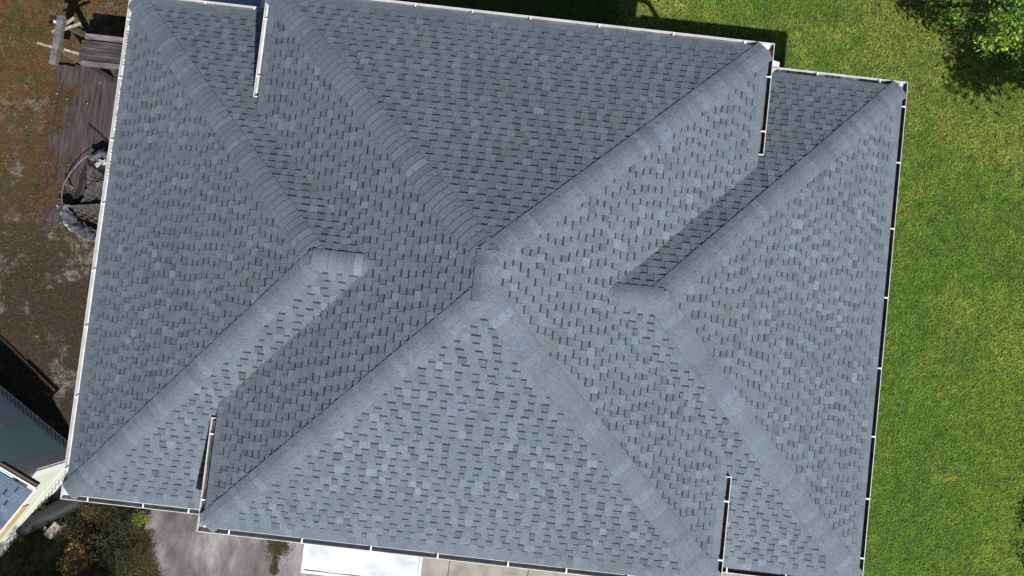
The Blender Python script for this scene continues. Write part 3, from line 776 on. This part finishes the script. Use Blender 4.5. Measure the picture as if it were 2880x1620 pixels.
# ---------------------------------------------------------------- collapsed trampoline under the left eave
M['pad'] = mat_noise('grey_vinyl', (.022, .024, .032), (.06, .062, .08), 8, .6, None, .6, c3=(.115, .12, .145))
M['vinylw'] = mat_noise('torn_white_vinyl', (.05, .055, .065), (.36, .38, .41), 18, .5, None, .3, lo=.42, hi=.55)
M['net'] = mat_noise('dusty_net', (.018, .018, .020), (.055, .052, .055), 9, .9, (1, .5, 1), .6, c3=(.10, .095, .10), lo=.3, hi=.75)
M['crumple'] = mat_noise('crumpled_mat', (.010, .009, .009), (.065, .058, .053), 22, .9, (.6, 1.6, 1), .9, c3=(.14, .13, .12), lo=.35, hi=.7)
M['steel'] = mat_noise('galvanised', (.16, .15, .14), (.40, .39, .37), 16, .5, None, 0, metal=.3)
tc_ = at(292, 552, .62); Rt = (at(172, 575, .62)-tc_).length
tr = thing('trampoline', (tc_.x, tc_.y, .166), 'collapsed round trampoline with torn grey padding and sagging black net', 'trampoline')
def rp(a, r_, z): return Vector((tc_.x+math.cos(a)*r_, tc_.y+math.sin(a)*r_, z))
mb = MB(); mb.tube([rp(2*math.pi*i/48, Rt*(1+.05*math.sin(2*math.pi*i/48*3+1)-.03*math.cos(2*math.pi*i/48*5)), .60+.07*math.sin(2*math.pi*i/48*2)) for i in range(49)], .011, 6, cap=False); mb.build('frame_ring', M['steel'], tr)
for i in range(5):
    a = 2*math.pi*(i+.35)/5; mb = MB(); mb.tube([rp(a, Rt, .6), rp(a, Rt+.02, .17)], .018, 6); mb.build('leg', M['steel'], tr)
def ring_patch(name, a0, a1, r0, r1, z0, z1, mat, n=26, m_=7, am=.02, seed=1, fold=0, lab=None):
    V, F = [], []; r = random.Random(seed); ph = [r.uniform(0, 6) for _ in range(6)]
    for i in range(n+1):
        for j in range(m_+1):
            a = a0+(a1-a0)*i/n; t = j/m_; rad = r0+(r1-r0)*t
            q = math.sin(17*a+ph[0])*math.sin(9*t+ph[1])+.6*math.sin(41*a+ph[2]+5*t)+.5*math.sin(23*t+11*a+ph[3])
            V.append(rp(a, rad+.025*math.sin(13*a+ph[4])+.02*math.sin(29*a+ph[5]), z0+(z1-z0)*t+am*q+fold*math.sin(math.pi*t)))
    for i in range(n):
        for j in range(m_): k = i*(m_+1)+j; F.append((k, k+1, k+m_+2, k+m_+1))
    V2 = [v-Vector((0, 0, .006)) for v in V]; nv = len(V)
    F2 = F+[tuple(reversed([x+nv for x in f])) for f in F]
    o = mesh_obj(name, V+V2, F2, mat, tr, smooth=True)
    if lab: o['label'] = lab
    return o
rad = math.radians
ring_patch('pad', rad(200), rad(285), Rt-.17, Rt+.05, .58, .66, M['pad'], am=.035, seed=2, fold=.07, lab='grey padding along the lower rim')
ring_patch('pad', rad(60), rad(116), Rt-.13, Rt+.05, .62, .64, M['pad'], am=.012, seed=3, fold=.06, lab='grey padding along the upper rim')
ring_patch('torn_pad', rad(198), rad(236), Rt+.0, Rt+.10, .68, .60, M['vinylw'], 26, 5, .035, 4, lab='torn shiny white padding')
ring_patch('torn_pad', rad(72), rad(112), Rt-.28, Rt-.17, .62, .68, M['vinylw'], 20, 3, .01, 5, lab='pale torn strip')
def patch_px(name, poly, z, mat, n=16, am=.03, seed=1, dz=0, lab=None):
    """crumpled sheet spanning four corners"""
    r = random.Random(seed); ph = [r.uniform(0, 6) for _ in range(4)]
    P0, P1, P2, P3 = [at(x, y, z+k) for (x, y), k in zip(poly, (0, 0, dz, dz))]; V, F = [], []
    for i in range(n+1):
        for j in range(n+1):
            u, v = i/n, j/n; p = P0.lerp(P1, u).lerp(P3.lerp(P2, u), v)
            q = math.sin(31*u+14*v+ph[0])+.7*math.sin(27*v-19*u+ph[1])+.6*math.sin(47*u+ph[2])
            V.append(p+Vector((0, 0, am*q-.10*math.sin(math.pi*u)*math.sin(math.pi*v))))
    for i in range(n):
        for j in range(n): k = i*(n+1)+j; F.append((k, k+1, k+n+2, k+n+1))
    V2 = [v-Vector((0, 0, .006)) for v in V]; nv = len(V)
    o = mesh_obj(name, V+V2, F+[tuple(reversed([x+nv for x in f])) for f in F], mat, tr, smooth=True)
    if lab: o['label'] = lab
    return o
patch_px('net', [(244, 458), (330, 520), (330, 500), (262, 445)], .60, M['darkin'], 10, .015, 7, lab='black net edge')
patch_px('net', [(243, 462), (300, 492), (330, 500), (244, 520)], .42, M['net'], 20, .022, 8, lab='dusty net hanging in the middle')
patch_px('net', [(246, 522), (320, 500), (320, 578), (226, 576)], .40, M['net'], 20, .025, 9, lab='dusty net folds near the lower rim')
patch_px('net', [(240, 455), (247, 520), (226, 572), (200, 575)], .25, M['darkin'], 10, .02, 12, lab='black shaded net')
patch_px('crumpled_mat', [(180, 578), (300, 572), (300, 640), (196, 604)], .52, M['crumple'], 26, .022, 10, lab='crumpled brown mat along the lower rim')

# ---------------------------------------------------------------- white panel, pipe, block
M['gloss'] = mat_noise('white_painted_reflections', (.42, .47, .53), (.72, .75, .77), 1.3, .25, (1, 1.6, 1), 0, lo=.25, hi=.55, detail=3)  # soft grey reflections painted as blotches on the white
wp0 = at(846, 1613, 2.05); wp1 = at(1180, 1640, 2.05)
wpn = thing('awning', ((wp0.x+wp1.x)/2, -B_+.4, 0), 'glossy white flat awning jutting out over the driveway', 'awning')
V, F = [], []; nx, ny = 60, 30; y_in = -B_+.55; y_out = wp0.y+.02
for j in range(ny+1):
    for i in range(nx+1):
        u, v = i/nx, j/ny; x = wp0.x+.05+(wp1.x-wp0.x-.1)*u; y = y_in+(y_out+.06-y_in)*v
        z = 2.05+.010*math.sin(7*u+3*v)*math.sin(4*v+2)+.006*math.sin(17*u-9*v)
        V.append((x, y, z))
for j in range(ny):
    for i in range(nx): k = j*(nx+1)+i; F.append((k, k+nx+1, k+nx+2, k+1))
nv = len(V); V += [(x, y, z-.02) for x, y, z in V]; F += [tuple(reversed([q_+nv for q_ in f])) for f in F]
mesh_obj('panel', V, F, M['gloss'], wpn, smooth=True)
mb = MB()
for x in (wp0.x+.025, wp1.x-.025): mb.box((x, (y_in+y_out)/2, 2.04), (.025, (y_in-y_out)/2, .035))
mb.box(((wp0.x+wp1.x)/2, y_out+.03, 2.04), ((wp1.x-wp0.x)/2-.052, .028, .035)); mb.build('frame', M['white'], wpn)
for x in (wp0.x+.1, wp1.x-.1):
    mb = MB(); mb.bar((x, y_in+.0, 1.3), (x, y_out+.3, 2.0), .03, .03); mb.build('support_bracket', M['white'], wpn)
M['pipe'] = mat_noise('black_pipe', (.006, .008, .009), (.018, .021, .023), 14, .6, (1, 1, 1), .2)
mb = MB(); a, b_ = at(58, 1487, .21), at(225, 1402, .21); d = (b_-a).normalized()
prof = [a-d*.0]+[a+d*(.01+i*.05) for i in range(34)]
mb.tube(prof, .195, 24); 
mb.tube([a+d*-.004, a+d*.03], .203, 24)
pp = thing('culvert_pipe', (a.x, a.y, 0), 'thick black pipe lying between the outbuilding and the bushes', 'pipe'); mb.build('tube', M['pipe'], pp, True)
cb_ = thing('concrete_block', at(146, 1493), 'pale concrete block lying in the weeds beside the black pipe', 'block')
M['block'] = mat_noise('pale_concrete', (.30, .26, .23), (.45, .40, .36), 10, .9, None, .3)
q0, q1, q2, q3 = [at(x, y, .28) for x, y in ((153, 1467), (170, 1481), (141, 1517), (122, 1503))]
mb = MB(); mb.add([q0, q1, q2, q3]+[Vector((v.x, v.y, .02)) for v in (q0, q1, q2, q3)], [(3, 2, 1, 0), (4, 5, 6, 7), (0, 1, 5, 4), (1, 2, 6, 5), (2, 3, 7, 6), (3, 0, 4, 7)]); mb.build('body', M['block'], cb_)
for a_, b_ in ((at(168, 1480, .2), at(180, 1476, .12)), (at(124, 1484, .16), at(131, 1490, .16))):
    mb = MB(); mb.bar(a_, b_, .09, .03); mb.build('flange', M['block'], cb_)

# ---------------------------------------------------------------- bushes and weeds at the lower left
def shrub(x, y, r_, h, n, pal, size, label, seed, group='shrubs beside the driveway', name='shrub'):
    p = at(x, y, h*.6); b0 = at(x+2, y-2)
    rr = random.Random(seed); cl = []
    for i in range(7): cl.append((p+Vector((rr.uniform(-1, 1)*r_*.6, rr.uniform(-1, 1)*r_*.6, rr.uniform(-.3, .35)*h)), r_*rr.uniform(.3, .5), n//7))
    return tree(name, b0, cl, size, pal, label, 'shrub', seed, .02, group, .8)
AU = [(.20, .08, .02), (.30, .20, .035), (.26, .22, .05), (.12, .035, .015), (.08, .06, .02), (.05, .05, .015), (.03, .035, .012)]
shrub(248, 1562, .62, .8, 1000, AU, .05, 'shrub with orange and yellow leaves in the lower left weeds', 31)
shrub(255, 1515, .5, .7, 420, [(.10, .035, .012), (.03, .03, .01), (.13, .045, .015), (.018, .025, .008), (.02, .03, .01)], .06, 'shrub with dark red leaves just above the orange one', 32)
shrub(250, 1428, .42, .6, 420, [(.06, .055, .015), (.12, .07, .02), (.03, .04, .012)], .055, 'small brownish shrub under the left wing gutter', 33)
shrub(402, 1452, .26, .6, 420, [(.16, .19, .02), (.22, .22, .03), (.08, .11, .015)], .045, 'yellow green shrub at the driveway edge beside the left wing gutter', 34)
shrub(345, 1500, .75, .6, 2200, DG+[(.05, .07, .02)], .034, 'dark green bush between the orange shrub and the driveway', 35)
shrub(350, 1590, .7, .5, 2000, DG+[(.05, .08, .02)], .034, 'dark green bush at the bottom edge next to the driveway', 36)
shrub(90, 1590, .7, .5, 1900, DG+[(.05, .07, .02)], .036, 'dark green bush at the bottom edge near the outbuilding', 37)
shrub(190, 1490, .45, .4, 600, [(.09, .08, .03), (.03, .045, .012), (.05, .06, .02)], .04, 'twiggy brown green bush over the pale block', 38)
shrub(105, 1440, .35, .4, 420, [(.06, .10, .02), (.03, .05, .012)], .045, 'small green bush between the pipe and the lattice skirt', 39)

xy, cc = YARD
def inpoly(p, poly):
    r = np.zeros(len(p), bool); n = len(poly)
    for i in range(n):
        x1, y1 = poly[i][:2]; x2, y2 = poly[(i+1) % n][:2]
        c_ = ((y1 > p[:, 1]) != (y2 > p[:, 1])) & (p[:, 0] < (x2-x1)*(p[:, 1]-y1)/(y2-y1+1e-12)+x1); r ^= c_
    return r
bq = [Gc, Gc+dA*4.3, Gc+dA*4.3+dB*4.8, Gc+dB*4.8]
ok = ~inpoly(xy, bq) & ~inpoly(xy, pl)
ex = np.c_[rg.uniform(x0-.2, x0+1.0, 9000), rg.uniform(yb, yt-.4, 9000)]; xy = np.r_[xy, ex]; cc = np.r_[cc, np.array([[.17, .07, .04], [.10, .09, .03], [.05, .07, .02]])[rg.integers(0, 3, 9000)]*rg.lognormal(0, .3, (9000, 1))]
ok = ~inpoly(xy, bq) & ~inpoly(xy, pl)
deckm = in_rect(xy, (x0, xe, yb, yt)); xd = (xy[:, 0]-x0); f = fbm(xy, 2.5, 71)
ok &= (~deckm) | ((xd < 1.5*(f-.2)) & (f > .36) & (xy[:, 1] < yt-.5))
xy, cc, deckm = xy[ok], cc[ok], deckm[ok]
cc = np.where((deckm & (np.arange(len(xy)) % 3 > 0))[:, None], cc*np.array([1.3, .75, .6]), cc)
blades('dry_grass', xy, np.where(deckm, .16, 0.), .035, .09, .009, cc, M['grass'], .5, 6)
# weeds along the drive and in its crack
rg = np.random.default_rng(8)
e2 = [at(x, y) for x, y in ((120, 1405), (330, 1400), (420, 1425), (408, 1500), (405, 1545), (440, 1600), (450, 1700), (0, 1700), (0, 1570))]
xy2 = np.c_[rg.uniform(-13.5, -7, 60000), rg.uniform(-9, -4, 60000)]; xy2 = xy2[inpoly(xy2, e2) & (rg.random(60000) < .75)]
xy2 = xy2[~inpoly(xy2, bq)]
f = fbm(xy2, 1.6, 81)[:, None]; t = np.clip((f-.45)*6, 0, 1); cw = np.array([.022, .034, .010])*(1-t)+np.array([.06, .07, .02])*t
brown = rg.random(len(xy2)) < .22; cw[brown] = np.array([.11, .055, .025])
blades('weeds', xy2, 0, .07, .19, .011, cw*rg.lognormal(0, .3, (len(xy2), 1)), M['grass'], .7, 9)
crack = []
for i in range(1500):
    t = rg.random(); p = at(784+rg.normal(0, 14), 1530+rg.normal(0, 17)); crack.append((p.x, p.y))
for i in range(260):
    p = at(775+rg.normal(0, 3), rg.uniform(1555, 1615)); crack.append((p.x, p.y))
for i in range(170):
    p = at(771+rg.normal(0, 6), 1600+rg.normal(0, 7)); crack.append((p.x, p.y))
crack = np.array(crack); cw = np.array([[.05, .07, .018], [.035, .05, .012], [.11, .06, .025]])[rg.integers(0, 3, len(crack))]
blades('crack_weeds', crack, .02, .03, .08, .010, cw, M['grass'], .6, 10)
ys_ = rg.uniform(1490, 1640, 2200); xs_ = rg.normal(412, 14, 2200)+np.clip((ys_-1560)*.35, 0, 40)
ed = np.array([(at(x, y).x, at(x, y).y) for x, y in zip(xs_, ys_)])
blades('edge_weeds', ed, .02, .04, .10, .010, np.array([[.05, .06, .018], [.13, .07, .03], [.16, .09, .05]])[rg.integers(0, 3, 2200)], M['grass'], .6, 12)
for i, (x, lab) in enumerate(((1179, ''),)):
    mb = MB(); mb.tube([at(1177, 1617, .03), at(1181, 1606, .05), at(1183, 1598, .03)], .012, 5, .004); mb.tube([at(1181, 1607, .05), at(1187, 1602, .04)], .007, 5, .003)
    tag(mb.build('twig', M['bark']), 'dark twig lying on the concrete beside the white awning', 'twig')
# fallen leaves
rg = np.random.default_rng(12)
def scatter_leaves(name, pts, z, size, pal, seed):
    rg = np.random.default_rng(seed); n = len(pts); a = rg.uniform(0, 6.28, n); s = size*rg.uniform(.6, 1.3, n)
    c = np.c_[pts, z+rg.uniform(.004, .03, n)]
    d = np.c_[np.cos(a), np.sin(a), rg.normal(0, .35, n)]*s[:, None]; e = np.c_[-np.sin(a), np.cos(a), rg.normal(0, .35, n)]*(s*rg.uniform(.3, .6, n))[:, None]
    V = np.stack([c-d, c-e, c+d, c+e], 1).reshape(-1, 3)
    return tag(mesh_np(name, V, np.arange(4*n).reshape(-1, 4), M['leaf_v'], None, np.array(pal)[rg.integers(0, len(pal), n)]*rg.lognormal(0, .25, (n, 1))), kind='stuff')
n = 42000; pts = np.c_[rg.uniform(-13.6, XL+.6, n), rg.uniform(-8, 8.6, n)]
w_ = np.clip((pts[:, 1]+1.5)/7, 0, 1)*np.clip(fbm(pts, .9, 91)*2.6-.75, .03, 1); ok = (rg.random(n) < w_) & ~inpoly(pts, bq)
pts = pts[ok]; dm = in_rect(pts, (x0, xe, yb, yt)); 
LP = [(.20, .085, .035), (.26, .13, .055), (.14, .065, .035), (.20, .05, .03), (.17, .10, .05), (.13, .08, .04), (.30, .22, .14)]
pw = pts[~dm]; scatter_leaves('fallen_leaves', pw, np.full(len(pw), .04), .014, LP, 3)
n = 900; pd_ = np.c_[rg.uniform(x0, xe, n), rg.uniform(yb, yt, n)]; f = fbm(pd_, 1.8, 95); pd_ = pd_[(rg.random(n) < np.clip(1.1-(pd_[:, 0]-x0)*.9, .08, 1)) & (rg.random(n) < np.clip(f*2-.4, .1, 1))]
scatter_leaves('deck_leaves', pd_, np.full(len(pd_), .168), .019, LP+[(.42, .36, .28), (.4, .13, .03)], 4)
fix_children()
